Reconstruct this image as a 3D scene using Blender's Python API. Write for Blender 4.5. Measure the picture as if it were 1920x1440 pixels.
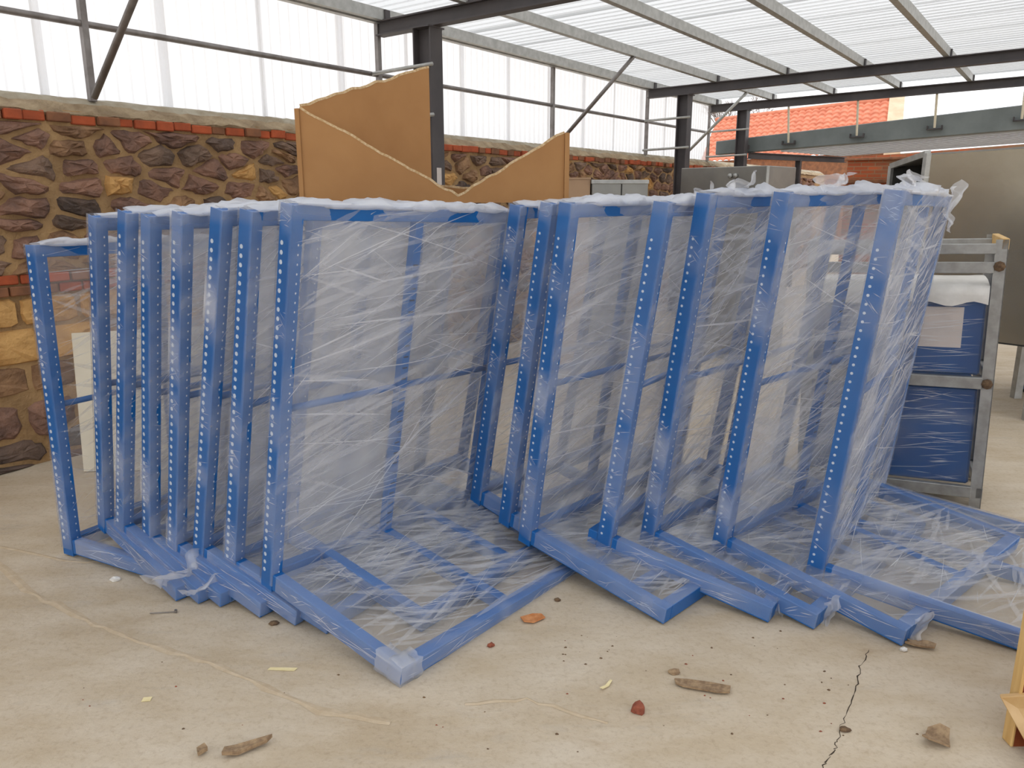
import bpy, bmesh, math, random
from math import sin, cos, pi, radians
from mathutils import Vector, Matrix, noise

for o in list(bpy.data.objects):
    bpy.data.objects.remove(o)
SC = bpy.context.scene
COL = SC.collection
random.seed(11)

# ------------------------------------------------------------------ camera
cam = bpy.data.cameras.new('camera')
cam.sensor_fit = 'HORIZONTAL'
cam.sensor_width = 36.0
cam.lens = 36.0 * 1460.0 / 1920.0
cam.clip_start, cam.clip_end = 0.05, 300
camo = bpy.data.objects.new('camera', cam)
camo.location = (0, 0, 1.6)
camo.rotation_euler = (radians(90 - 13.5), 0, 0)
COL.objects.link(camo)
SC.camera = camo

# ------------------------------------------------------------------ sky: overcast
wd = bpy.data.worlds.new('overcast')
SC.world = wd
wd.use_nodes = True
wn, wl = wd.node_tree.nodes, wd.node_tree.links
bg = wn['Background']
tc = wn.new('ShaderNodeTexCoord')
sp = wn.new('ShaderNodeSeparateXYZ')
mr = wn.new('ShaderNodeMapRange')
mr.inputs[1].default_value, mr.inputs[2].default_value = -0.05, 1.0
mr.inputs[3].default_value, mr.inputs[4].default_value = 1.45, 2.0
wl.new(tc.outputs['Generated'], sp.inputs[0])
wl.new(sp.outputs['Z'], mr.inputs[0])
wl.new(mr.outputs[0], bg.inputs['Strength'])
bg.inputs['Color'].default_value = (0.98, 0.985, 1.0, 1)

SC.view_settings.view_transform = 'Standard'
SC.view_settings.look = 'None'
SC.view_settings.gamma = 1
SC.view_settings.exposure = 0.0
SC.view_settings.use_curve_mapping = False
SC.cycles.transparent_max_bounces = 48
SC.cycles.adaptive_threshold = 0.03
SC.cycles.max_bounces = 6
SC.cycles.diffuse_bounces = 3
SC.cycles.glossy_bounces = 2
SC.cycles.transmission_bounces = 4
wd.cycles.sampling_method = 'NONE'   # even overcast sky: no importance map needed

# ------------------------------------------------------------------ materials
def srgb(r, g, b):
    f = lambda c: (c / 255 / 12.92) if c / 255 <= 0.04045 else ((c / 255 + 0.055) / 1.055) ** 2.4
    return (f(r), f(g), f(b), 1)

class NT:
    def __init__(s, name):
        s.m = bpy.data.materials.new(name)
        s.m.use_nodes = True
        s.t = s.m.node_tree
        s.t.nodes.clear()
        s.out = s.n('ShaderNodeOutputMaterial')
    def n(s, typ, **kw):
        nd = s.t.nodes.new(typ)
        for k, v in kw.items():
            setattr(nd, k, v)
        return nd
    def set(s, sock, v):
        if hasattr(v, 'is_output'):
            s.t.links.new(v, sock)
        else:
            sock.default_value = v
    def coord(s, which='Object'):
        return s.n('ShaderNodeTexCoord').outputs[which]
    def mapping(s, vec, scale=(1, 1, 1), rot=(0, 0, 0), loc=(0, 0, 0)):
        nd = s.n('ShaderNodeMapping')
        s.set(nd.inputs[0], vec)
        nd.inputs['Scale'].default_value = scale
        nd.inputs['Rotation'].default_value = rot
        nd.inputs['Location'].default_value = loc
        return nd.outputs[0]
    def noise(s, vec, scale=5, detail=3, rough=.55):
        nd = s.n('ShaderNodeTexNoise')
        s.set(nd.inputs['Vector'], vec)
        nd.inputs['Scale'].default_value = scale
        nd.inputs['Detail'].default_value = detail
        nd.inputs['Roughness'].default_value = rough
        return nd.outputs['Fac']
    def rng(s, v, a, b, c=0., d=1.):
        nd = s.n('ShaderNodeMapRange')
        s.set(nd.inputs[0], v)
        for i, x in enumerate((a, b, c, d)):
            nd.inputs[i + 1].default_value = x
        return nd.outputs[0]
    def math(s, op, a, b=0., clamp=False):
        nd = s.n('ShaderNodeMath', operation=op)
        nd.use_clamp = clamp
        s.set(nd.inputs[0], a)
        s.set(nd.inputs[1], b)
        return nd.outputs[0]
    def mix(s, f, a, b, mode='MIX'):
        nd = s.n('ShaderNodeMix', data_type='RGBA', blend_type=mode)
        s.set(nd.inputs['Factor'], f)
        s.set(nd.inputs['A'], a)
        s.set(nd.inputs['B'], b)
        return nd.outputs['Result']
    def ramp(s, f, stops):
        nd = s.n('ShaderNodeValToRGB')
        s.set(nd.inputs[0], f)
        e = nd.color_ramp.elements
        while len(e) < len(stops):
            e.new(.5)
        for i, (p, c) in enumerate(stops):
            e[i].position, e[i].color = p, c
        return nd.outputs[0]
    def bump(s, h, strength=.3, dist=.01):
        nd = s.n('ShaderNodeBump')
        s.set(nd.inputs['Height'], h)
        nd.inputs['Strength'].default_value = strength
        nd.inputs['Distance'].default_value = dist
        return nd.outputs[0]
    def bsdf(s, color, rough=.6, metal=0., normal=None, spec=.5):
        nd = s.n('ShaderNodeBsdfPrincipled')
        s.set(nd.inputs['Base Color'], color)
        s.set(nd.inputs['Roughness'], rough)
        s.set(nd.inputs['Metallic'], metal)
        nd.inputs['Specular IOR Level'].default_value = spec
        if normal:
            s.set(nd.inputs['Normal'], normal)
        return nd.outputs[0]
    def mixs(s, f, a, b):
        nd = s.n('ShaderNodeMixShader')
        s.set(nd.inputs[0], f)
        s.set(nd.inputs[1], a)
        s.set(nd.inputs[2], b)
        return nd.outputs[0]
    def done(s, sh):
        s.t.links.new(sh, s.out.inputs['Surface'])
        return s.m

def noisy(name, c1, c2, scale=8, rough=.7, bump=.2, bscale=60, metal=0., lo=.35, hi=.65, bd=.004, stretch=(1, 1, 1)):
    t = NT(name)
    v = t.mapping(t.coord(), stretch)
    f = t.rng(t.noise(v, scale, 4), lo, hi)
    nb = t.bump(t.noise(v, bscale, 3), bump, bd) if bump else None
    return t.done(t.bsdf(t.mix(f, c1, c2), rough, metal, nb))

M = {}
M['blue'] = noisy('blue_paint', (.004, .105, .36, 1), (.006, .124, .41, 1), 6, .38, .05, 120)
M['slot'] = noisy('slot_dark', (.006, .02, .06, 1), (.008, .03, .08, 1), 20, .8, 0)
M['hole'] = noisy('film_over_hole', (.66, .72, .80, 1), (.46, .56, .70, 1), 60, .4, 0)
M['steel_dark'] = noisy('dark_painted_steel', srgb(70, 66, 68), srgb(84, 79, 80), 3, .55, .1, 40)
M['galv'] = noisy('galvanised_steel', (.40, .40, .38, 1), (.52, .52, .50, 1), 14, .45, .08, 80, .5)
M['galv_shaded'] = noisy('shaded_galvanised_steel', (.29, .285, .27, 1), (.40, .40, .385, 1), 14, .5, .08, 80, .5)  # darker galvanised copy: the rack's shade is held in the colour
M['pipe'] = noisy('dull_steel_pipe', (.20, .18, .17, 1), (.30, .28, .27, 1), 9, .45, .1, 50, .6)
M['sheet_metal'] = noisy('stainless_sheet', (.36, .315, .235, 1), (.42, .37, .28, 1), 2.2, .25, .06, 5, .75, bd=.02)  # brown tint: reflections of floor and wall put into the colour
M['sheet_metal_dull'] = noisy('dull_sheet_metal', (.25, .245, .23, 1), (.33, .32, .29, 1), 3, .38, .05, 6, .7, bd=.02)
M['inside'] = noisy('near_black', (.015, .015, .014, 1), (.03, .03, .028, 1), 3, .9, 0)  # near-black carries the hood opening's shade; also a seam and box base
M['card'] = noisy('cardboard', srgb(172, 124, 76), srgb(182, 134, 84), 3, .85, .12, 40)
M['card_edge'] = noisy('torn_cardboard_edge', srgb(196, 160, 112), srgb(226, 200, 160), 70, .9, .6, 120)
M['card_pale'] = noisy('pale_carton', srgb(170, 140, 112), srgb(184, 152, 122), 3, .85, .1, 30)
M['pine'] = noisy('pine_wood', srgb(222, 186, 122), srgb(203, 160, 96), 5, .6, .15, 40, stretch=(9, 9, .8))
M['plywood'] = noisy('red_brown_plywood', srgb(150, 72, 30), srgb(122, 54, 22), 6, .5, .12, 40, stretch=(2, 9, 1.2))
M['brick'] = noisy('orange_brick', srgb(190, 92, 54), srgb(150, 74, 46), 9, .9, .6, 60, lo=.3, hi=.7)
M['brick_dark'] = noisy('weathered_brick', srgb(146, 98, 68), srgb(118, 80, 58), 9, .9, .6, 60)
M['mortar'] = noisy('sandy_mortar', srgb(186, 152, 108), srgb(150, 120, 84), 4, .95, .8, 30, bd=.02)
M['mortar_grey'] = noisy('rough_coping_mortar', srgb(176, 156, 126), srgb(140, 120, 94), 7, .95, .9, 40, bd=.015)
M['coping'] = noisy('grey_mortar_coping', srgb(176, 168, 150), srgb(150, 136, 112), 5, .95, .8, 30, bd=.012)
M['st_a'] = noisy('stone_purple_brown', srgb(156, 118, 98), srgb(104, 80, 70), 5, .9, .9, 28, bd=.02)
M['st_b'] = noisy('stone_grey_brown', srgb(138, 112, 94), srgb(92, 76, 66), 5, .9, .9, 28, bd=.02)
M['st_c'] = noisy('stone_tan', srgb(172, 134, 98), srgb(124, 94, 70), 5, .9, .9, 28, bd=.02)
M['st_d'] = noisy('stone_ochre', srgb(212, 166, 104), srgb(182, 136, 80), 6, .9, .7, 28, bd=.02)
M['st_e'] = noisy('stone_dark', srgb(116, 96, 84), srgb(78, 66, 60), 5, .9, .9, 28, bd=.02)
M['foam'] = noisy('white_foam_sheet', (.80, .78, .74, 1), (.66, .64, .60, 1), 9, .8, .5, 30)
M['paper'] = noisy('paper_sheet', srgb(214, 204, 198), srgb(200, 190, 184), 6, .8, .05, 20)
M['cream'] = noisy('cream_board', srgb(236, 228, 206), srgb(226, 216, 192), 3, .6, .05, 20)
M['panel_blue'] = noisy('blue_panel', (.007, .062, .22, 1), (.010, .085, .27, 1), 3, .4, .04, 30)
M['tile'] = noisy('clay_roof_tile', srgb(222, 142, 112), srgb(200, 118, 90), 4, .85, .2, 20)
M['cream_wall'] = noisy('cream_render', srgb(226, 200, 172), srgb(206, 180, 150), 3, .9, .2, 20)
M['bark'] = noisy('bare_branch', srgb(120, 100, 88), srgb(94, 80, 72), 9, .9, 0)
M['debris_brown'] = noisy('brown_scrap', srgb(168, 142, 110), srgb(128, 104, 80), 50, .9, .6, 90)
M['debris_orange'] = noisy('orange_scrap', srgb(214, 150, 98), srgb(190, 118, 66), 50, .8, .3, 90)
M['debris_red'] = noisy('red_brick_chip', srgb(150, 84, 62), srgb(120, 62, 46), 60, .9, .5, 90)
M['tape'] = noisy('cream_paper_strip', srgb(236, 222, 176), srgb(222, 204, 150), 20, .8, .1, 60)
M['pebble'] = noisy('dark_pebble', srgb(120, 96, 70), srgb(86, 66, 50), 60, .9, .4, 90)
M['crackm'] = noisy('crack_gap', srgb(58, 48, 38), srgb(74, 62, 50), 40, 1, 0)
M['scuff'] = noisy('pale_cement_ridge', srgb(200, 182, 156), srgb(188, 168, 140), 25, .95, .4, 70)
M['orange'] = noisy('orange_plastic', srgb(214, 92, 40), srgb(200, 80, 34), 5, .5, 0)
M['packing_tape'] = noisy('brown_packing_tape', srgb(206, 172, 122), srgb(188, 150, 98), 12, .3, .3, 30)
M['green_grey'] = noisy('grey_painted_sheet', srgb(128, 136, 136), srgb(112, 120, 120), 3, .5, .05, 20)
M['white_sheet'] = noisy('pale_profiled_steel', srgb(214, 214, 206), srgb(196, 196, 188), 3, .5, .05, 30)

def floor_mat():
    t = NT('concrete_floor')
    v = t.coord()
    a = t.rng(t.noise(v, .55, 5, .6), .36, .66)
    b = t.rng(t.noise(t.mapping(v, (1, 2.2, 1), (0, 0, .5)), 2.2, 6, .65), .38, .68)
    s = t.rng(t.noise(v, 45, 4, .7), .5, .8)
    w = t.rng(t.noise(t.mapping(v, (1, 3, 1), (0, 0, -.4)), 1.3, 5, .7), .58, .72)
    c = t.mix(a, srgb(184, 166, 140), srgb(198, 182, 158))
    c = t.mix(t.math('MULTIPLY', b, .72), c, srgb(212, 200, 182))
    c = t.mix(t.math('MULTIPLY', w, .45), c, srgb(172, 166, 158))
    c = t.mix(t.math('MULTIPLY', s, .42), c, srgb(140, 116, 88))
    st = t.rng(t.noise(t.mapping(v, (1, 1.6, 1), (0, 0, .9), (4, 2, 0)), 3.4, 6, .7), .60, .74)
    c = t.mix(t.math('MULTIPLY', st, .40), c, srgb(160, 134, 104))
    h = t.math('ADD', t.noise(v, 6, 6, .6), t.math('MULTIPLY', t.noise(v, 70, 3), .25))
    return t.done(t.bsdf(c, .85, 0., t.bump(h, .35, .02), .3))
M['floor'] = floor_mat()

def poly_mat(name, tr, col):
    """translucent plastic sheet: scatters the daylight, clearer face on than along its webs"""
    t = NT(name)
    d = t.n('ShaderNodeBsdfTranslucent')
    d.inputs[0].default_value = col
    f = t.n('ShaderNodeBsdfDiffuse')
    f.inputs[0].default_value = col
    p = t.n('ShaderNodeBsdfTransparent')
    p.inputs[0].default_value = col
    lw = t.n('ShaderNodeLayerWeight')
    lw.inputs[0].default_value = .5
    m1 = t.mixs(.28, d.outputs[0], f.outputs[0])
    return t.done(t.mixs(t.math('MULTIPLY', t.math('SUBTRACT', 1.15, lw.outputs['Facing']), tr, True), m1, p.outputs[0]))
M['poly'] = poly_mat('clear_corrugated_plastic', .50, (.84, .84, .85, 1))
M['poly_awning'] = poly_mat('pale_awning_sheet', .22, (.66, .66, .64, 1))
M['poly_roof'] = poly_mat('clear_roof_plastic', .58, (.68, .685, .685, 1))

def film_mat(name, fixed=None, white=.95, gl=.005):
    """clear stretch film: see-through, milky where it is gathered (per-point opacity 'veil'), soft gloss"""
    t = NT(name)
    d = t.n('ShaderNodeBsdfDiffuse')
    d.inputs[0].default_value = (white * .975, white * .985, white * 1.02, 1)
    tl = t.n('ShaderNodeBsdfTranslucent')
    tl.inputs[0].default_value = (white * .975, white * .985, white * 1.02, 1)
    p = t.n('ShaderNodeBsdfTransparent')
    p.inputs[0].default_value = (.985, .985, .985, 1)
    g = t.n('ShaderNodeBsdfGlossy')
    g.inputs['Roughness'].default_value = .16
    milk = t.mixs(.36, d.outputs[0], tl.outputs[0])
    if fixed is None:
        at = t.n('ShaderNodeAttribute')
        at.attribute_name = 'veil'
        alpha = at.outputs['Fac']
    else:
        alpha = fixed
    body = t.mixs(alpha, p.outputs[0], milk)
    lw = t.n('ShaderNodeLayerWeight')
    lw.inputs[0].default_value = .2
    fr = t.math('ADD', t.math('MULTIPLY', lw.outputs['Fresnel'], .16), gl, True)
    return t.done(t.mixs(fr, body, g.outputs[0]))
M['film'] = film_mat('stretch_film_clear')
M['film_line'] = film_mat('stretch_film_pull_line', .58, .95, .04)
M['film_fold'] = film_mat('stretch_film_fold', .25, .95, .02)
M['film_loose'] = film_mat('stretch_film_loose', .34, .95, .05)
M['film_white'] = film_mat('stretch_film_bunched', .62, .93)

# ------------------------------------------------------------------ mesh helpers
class MB:
    def __init__(s):
        s.v, s.f, s.mi, s.uv, s.veil = [], [], [], None, None
    def quad_box(s, x0, x1, y0, y1, z0, z1, mi=0):
        b = len(s.v)
        s.v += [(x0, y0, z0), (x1, y0, z0), (x1, y1, z0), (x0, y1, z0), (x0, y0, z1), (x1, y0, z1), (x1, y1, z1), (x0, y1, z1)]
        for q in ((0, 3, 2, 1), (4, 5, 6, 7), (0, 1, 5, 4), (1, 2, 6, 5), (2, 3, 7, 6), (3, 0, 4, 7)):
            s.f.append([b + i for i in q]); s.mi.append(mi)
        return s
    def pts(s, vs, fs, mi=0):
        b = len(s.v)
        s.v += [tuple(p) for p in vs]
        for q in fs:
            s.f.append([b + i for i in q]); s.mi.append(mi)
        return s
    def prism(s, poly, off, mi=0):
        """poly: list of 3D points, off: extrusion vector"""
        n = len(poly)
        P = [Vector(p) for p in poly]
        o = Vector(off)
        fs = [list(range(n))[::-1], [n + i for i in range(n)]] + [[i, (i + 1) % n, n + (i + 1) % n, n + i] for i in range(n)]
        return s.pts(P + [p + o for p in P], fs, mi)
    def tube(s, a, b, r, seg=10, r2=None, mi=0):
        a, b = Vector(a), Vector(b)
        d = (b - a).normalized()
        u = d.orthogonal().normalized()
        w = d.cross(u)
        r2 = r if r2 is None else r2
        ra = [a + (u * cos(2 * pi * i / seg) + w * sin(2 * pi * i / seg)) * r for i in range(seg)]
        rb = [b + (u * cos(2 * pi * i / seg) + w * sin(2 * pi * i / seg)) * r2 for i in range(seg)]
        fs = [[i, (i + 1) % seg, seg + (i + 1) % seg, seg + i] for i in range(seg)] + [list(range(seg))[::-1], [seg + i for i in range(seg)]]
        return s.pts(ra + rb, fs, mi)
    def beam(s, a, b, prof, up=(0, 0, 1), mi=0):
        """sweep a 2D profile (side, up) from a to b"""
        a, b = Vector(a), Vector(b)
        d = (b - a).normalized()
        side = Vector(up).cross(d).normalized()
        u = d.cross(side)
        n = len(prof)
        ra = [a + side * p[0] + u * p[1] for p in prof]
        rb = [b + side * p[0] + u * p[1] for p in prof]
        fs = [[i, (i + 1) % n, n + (i + 1) % n, n + i] for i in range(n)] + [list(range(n))[::-1], [n + i for i in range(n)]]
        return s.pts(ra + rb, fs, mi)
    def mesh(s, name, mats, smooth=False, bevel=0.):
        me = bpy.data.meshes.new(name)
        me.from_pydata(s.v, [], s.f)
        mats = mats if isinstance(mats, (list, tuple)) else [mats]
        for m in mats:
            me.materials.append(M[m] if isinstance(m, str) else m)
        me.polygons.foreach_set('material_index', s.mi)
        if s.uv:
            l = me.uv_layers.new(name='UVMap')
            for p in me.polygons:
                for li, vi in zip(p.loop_indices, p.vertices):
                    l.data[li].uv = s.uv[vi]
        if s.veil:
            at = me.attributes.new('veil', 'FLOAT', 'POINT')
            at.data.foreach_set('value', s.veil)
            me.polygons.foreach_set('use_smooth', [smooth] * len(me.polygons))
            me.update()
            return me
        bm = bmesh.new()
        bm.from_mesh(me)
        if not s.uv:
            bmesh.ops.recalc_face_normals(bm, faces=bm.faces)
        if bevel:
            bmesh.ops.bevel(bm, geom=bm.edges[:], offset=bevel, segments=1, affect='EDGES', profile=.5)
        bm.to_mesh(me)
        bm.free()
        if smooth:
            me.polygons.foreach_set('use_smooth', [True] * len(me.polygons))
        me.update()
        return me

def pull_lines(mb, rn, count, a0, a1, b0, b1, fn, angles, lmin, lmax, wid, mi=1):
    """thin gathered creases of the film: tapering strips lying just off the sheet; fn(a, b) -> point"""
    for _ in range(count):
        ang, spread, _w = rn.choices(angles, [q[2] for q in angles])[0]
        th = radians(ang + rn.gauss(0, spread))
        L = lmin + (lmax - lmin) * rn.random() ** 2
        a, b = rn.uniform(a0, a1), rn.uniform(b0, b1)
        da, db = cos(th), sin(th)
        bend = rn.uniform(-.12, .12)
        n = max(3, int(L / .07))
        w0 = wid * rn.uniform(.35, 1.2)
        pts = []
        for k in range(n + 1):
            q = (k / n - .5) * L
            pa = a + da * q - db * bend * q * q
            pb = b + db * q + da * bend * q * q
            if a0 <= pa <= a1 and b0 <= pb <= b1:
                pts.append((pa, pb))
            elif pts:
                break
        m = len(pts)
        if m < 3:
            continue
        base = len(mb.v)
        for k, (pa, pb) in enumerate(pts):
            w = w0 * (.06 + max(0., sin(pi * k / (m - 1))) ** .8) / 2
            mb.v.append(tuple(fn(pa - db * w, pb + da * w)))
            mb.v.append(tuple(fn(pa + db * w, pb - da * w)))
            if mb.veil is not None:
                mb.veil += [.4, .4]
        for k in range(m - 1):
            i = base + 2 * k
            mb.f.append([i, i + 1, i + 3, i + 2]); mb.mi.append(mi)

def add(name, me, parent=None, **props):
    o = bpy.data.objects.new(name, me)
    COL.objects.link(o)
    if parent:
        o.parent = parent
    for k, v in props.items():
        o[k] = v
    return o

def root(name, label, cat, mat=None, group=None, kind=None, loc=None):
    o = bpy.data.objects.new(name, None)
    o.empty_display_size = .1
    COL.objects.link(o)
    if mat is not None:
        o.matrix_world = mat
    elif loc is not None:
        o.location = loc
    o['label'] = label
    o['category'] = cat
    if group:
        o['group'] = group
    if kind:
        o['kind'] = kind
    return o

def tagged(name, me, label, cat, group=None, kind=None, loc=None):
    o = add(name, me, label=label, category=cat)
    if loc is not None:
        o.location = loc
    if group:
        o['group'] = group
    if kind:
        o['kind'] = kind
    return o

# wall frame of reference: s along the stone wall, e out from it into the yard
WA = radians(35.3)
WD = Vector((sin(WA), cos(WA), 0))
WN = Vector((cos(WA), -sin(WA), 0))
def WP(s, e, z=0.):
    return WD * s + WN * (e - 5.02) + Vector((0, 0, z))
WM = Matrix((( WD.x, WN.x, 0, WP(0, 0).x), (WD.y, WN.y, 0, WP(0, 0).y), (0, 0, 1, 0), (0, 0, 0, 1)))  # left-handed use for points only

# ------------------------------------------------------------------ floor
mb = MB()
N = 24
for i in range(N + 1):
    for j in range(N + 1):
        x, y = -40 + 80 * i / N, -25 + 80 * j / N
        mb.v.append((x, y, 0))
for i in range(N):
    for j in range(N):
        a = i * (N + 1) + j
        mb.f.append([a, a + N + 1, a + N + 2, a + 1]); mb.mi.append(0)
FLOOR = add('floor', mb.mesh('floor', 'floor'), kind='structure', label='dusty beige concrete yard floor under the frames')

def ribbon(pts, w, h=.002, jit=0., seed=1):
    rnd = random.Random(seed)
    mb = MB()
    n = len(pts)
    for i, p in enumerate(pts):
        a = Vector(pts[max(0, i - 1)]); b = Vector(pts[min(n - 1, i + 1)])
        d = (b - a).normalized()
        sd = Vector((-d.y, d.x))
        ww = (w(i / (n - 1)) if callable(w) else w) * (1 + rnd.uniform(-jit, jit)) / 2
        c = Vector(p)
        for k, hh in ((-1, 0.0006), (0, h), (1, 0.0006)):
            q = c + sd * ww * k
            mb.v.append((q.x, q.y, hh))
    for i in range(n - 1):
        for k in range(2):
            a = i * 3 + k
            mb.f.append([a, a + 1, a + 4, a + 3]); mb.mi.append(0)
    return mb

def wander(pts, n, amp, seed):
    rnd = random.Random(seed)
    out = []
    for i in range(len(pts) - 1):
        a, b = Vector(pts[i]), Vector(pts[i + 1])
        for k in range(n):
            p = a.lerp(b, k / n)
            out.append((p.x + rnd.uniform(-amp, amp), p.y + rnd.uniform(-amp, amp)))
    out.append(pts[-1])
    return out
crack = wander([(1.30, 2.53), (1.22, 2.42), (1.145, 2.29), (1.06, 2.16), (.985, 2.045), (.955, 1.99), (.90, 1.93), (.87, 1.86)], 7, .006, 4)
add('crack', ribbon(crack, lambda t: .0026 + .0008 * sin(9 * t), .0009, .7, 3).mesh('crack', 'crackm'), FLOOR)
for pts, w in (([(-2.35, 3.25), (-1.96, 2.92), (-1.6, 2.70), (-1.33, 2.56), (-1.02, 2.42), (-.62, 2.18), (-.38, 2.12)], .028),
               ([(-2.5, 3.42), (-1.95, 3.22), (-1.75, 3.24)], .016),
               ([(-.15, 2.22), (.05, 2.24), (.3, 2.12)], .014)):
    add('cement_ridge', ribbon(wander(pts, 6, .008, 7), w, .0025, .5, 5).mesh('cement_ridge', 'scuff'), FLOOR)

# ------------------------------------------------------------------ stone wall with brick course, coping
def clip(poly, p, q):
    """keep the side of the bisector of p,q nearer to p"""
    mx, my = (p[0] + q[0]) / 2, (p[1] + q[1]) / 2
    dx, dy = q[0] - p[0], q[1] - p[1]
    out = []
    n = len(poly)
    for i in range(n):
        a, b = poly[i], poly[(i + 1) % n]
        da = (a[0] - mx) * dx + (a[1] - my) * dy
        db = (b[0] - mx) * dx + (b[1] - my) * dy
        if da <= 0:
            out.append(a)
        if (da < 0 < db) or (db < 0 < da):
            t = da / (da - db)
            out.append((a[0] + (b[0] - a[0]) * t, a[1] + (b[1] - a[1]) * t))
    return out

WALL = MB()
S0, S1 = -1.5, 20.0
def wbox(mb, s0, s1, e0, e1, z0, z1, mi=0):
    b = len(mb.v)
    mb.v += [tuple(WP(s, e, z)) for z in (z0, z1) for s, e in ((s0, e0), (s1, e0), (s1, e1), (s0, e1))]
    for q in ((0, 3, 2, 1), (4, 5, 6, 7), (0, 1, 5, 4), (1, 2, 6, 5), (2, 3, 7, 6), (3, 0, 4, 7)):
        mb.f.append([b + i for i in q]); mb.mi.append(mi)
    return mb
wbox(WALL, S0, S1, -.42, 0, 0, 2.105)
wall = add('wall_left', WALL.mesh('wall_left', 'mortar'), kind='structure', label='rubble stone wall with a brick top course beside the frames')

def stone_into(mb, poly, mi, rnd, depth, squared=False):
    """one rubble stone: rough outline, bevelled sides, faceted face"""
    cx = sum(p[0] for p in poly) / len(poly); cy = sum(p[1] for p in poly) / len(poly)
    ring = []
    n = len(poly)
    for i in range(n):
        a, b = poly[i], poly[(i + 1) % n]
        L = math.hypot(b[0] - a[0], b[1] - a[1])
        k = 4 if L > .16 else 3 if L > .10 else 2 if L > .045 else 1
        for j in range(k):
            t = (j + .15 + rnd.uniform(0, .3)) / k
            ring.append((a[0] + (b[0] - a[0]) * t, a[1] + (b[1] - a[1]) * t))
    sh = lambda p, f, j: (cx + (p[0] - cx) * f + rnd.uniform(-j, j), cy + (p[1] - cy) * f + rnd.uniform(-j, j))
    tight = rnd.uniform(.80, .97)
    r0 = [sh(p, tight * rnd.uniform(.90, 1.05), .008) for p in ring]
    r1 = [(cx + (p[0] - cx) * rnd.uniform(.78, .92) + rnd.uniform(-.006, .006), cy + (p[1] - cy) * rnd.uniform(.72, .9)) for p in r0]
    r2 = [(cx + (p[0] - cx) * rnd.uniform(.38, .55), cy + (p[1] - cy) * rnd.uniform(.35, .55)) for p in r0]
    if squared:
        r0 = [sh(p, .97, .004) for p in ring]
        r1 = [(cx + (p[0] - cx) * rnd.uniform(.90, .95), cy + (p[1] - cy) * rnd.uniform(.86, .93)) for p in r0]
        r2 = [(cx + (p[0] - cx) * .55, cy + (p[1] - cy) * .55) for p in r0]
    m = len(ring)
    tilt = rnd.uniform(-.25, .25); tl2 = rnd.uniform(-.3, .2)
    dep = lambda p, f: max(.004, depth * f + tilt * (p[0] - cx) * .35 + tl2 * (p[1] - cy) * .4)
    V = [WP(p[0], -.004, p[1]) for p in r0]
    V += [WP(p[0], dep(p, rnd.uniform(.55, 1.05)), p[1]) for p in r1]
    V += [WP(p[0], dep(p, rnd.uniform(.8, 1.5)), p[1]) for p in r2]
    V.append(WP(cx, depth * rnd.uniform(.8, 1.5), cy))
    F = []
    for k in (0, 1):
        F += [[k * m + i, k * m + (i + 1) % m, k * m + m + (i + 1) % m, k * m + m + i] for i in range(m)]
    F += [[2 * m + i, 2 * m + (i + 1) % m, 3 * m] for i in range(m)]
    mb.pts(V, F, mi)

rnd = random.Random(5)
seeds = []
z = -.03
row = 0
while z < 2.06:
    low = z < .42
    dz = .15 if low else .112
    s = S0 + (row % 2) * .1
    while s < 19:
        ds = rnd.uniform(.12, .42) if not low else rnd.uniform(.25, .5)
        if not (s < 3.6 and .42 < z < 1.18):
            seeds.append((s + rnd.uniform(-.06, .06), z + rnd.uniform(-.045, .045)))
        s += ds
    z += dz
    row += 1
stones = []
for i, p in enumerate(seeds):
    AN = .55
    poly = [(p[0] - .3, p[1] - .17), (p[0] + .3, p[1] - .17), (p[0] + .3, p[1] + .17), (p[0] - .3, p[1] + .17)]
    for j, q in enumerate(seeds):
        if i != j and abs(q[0] - p[0]) < .75 and abs(q[1] - p[1]) < .36:
            poly = [(a / AN, b) for a, b in clip([(a * AN, b) for a, b in poly], (p[0] * AN, p[1]), (q[0] * AN, q[1]))]
            if len(poly) < 3:
                break
    if len(poly) < 3:
        continue
    top = 2.02
    poly = [(a, min(max(b, .0), top)) for a, b in poly]
    if p[0] < 3.7 and p[1] < 1.3:   # leave room for the squared ochre blocks
        poly = [(a, (max(b, 1.14) if p[1] > 1.1 else min(b, .44)) if a < 3.6 else b) for a, b in poly]
    if max(b for a, b in poly) - min(b for a, b in poly) < .03:
        continue
    stones.append((p, poly))
# squared ochre blocks and two brick rows at the near end of the wall
zz = .45
for h in (.17, .21, .17):
    s = -1.4 + rnd.uniform(0, .2)
    while s < 3.55:
        L = rnd.uniform(.22, .42)
        stones.append(((s + L / 2, zz + h / 2, 'ochre'), [(s, zz), (s + L, zz), (s + L, zz + h), (s, zz + h)]))
        s += L + .012
    zz += h + .012
bricks = []
for k in range(2):
    s = -1.4 + .07 * k
    zb = zz + k * .066
    while s < 3.5:
        bricks.append((s, zb, .13, .055))
        s += .142
mats = ['st_a', 'st_b', 'st_c', 'st_d', 'st_e']
def pick(p):
    if len(p) == 3:
        return rnd.choices([3, 2], [.8, .2])[0]
    if p[1] < .4:
        return rnd.choices([0, 1, 4, 2], [.3, .3, .35, .05])[0]
    return rnd.choices([0, 1, 2, 3, 4], [.46, .24, .14, .04, .12])[0]
def dist(p):
    q = WP(p[0], 0, p[1])
    return (q - Vector((0, 0, 1.6))).length
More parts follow.
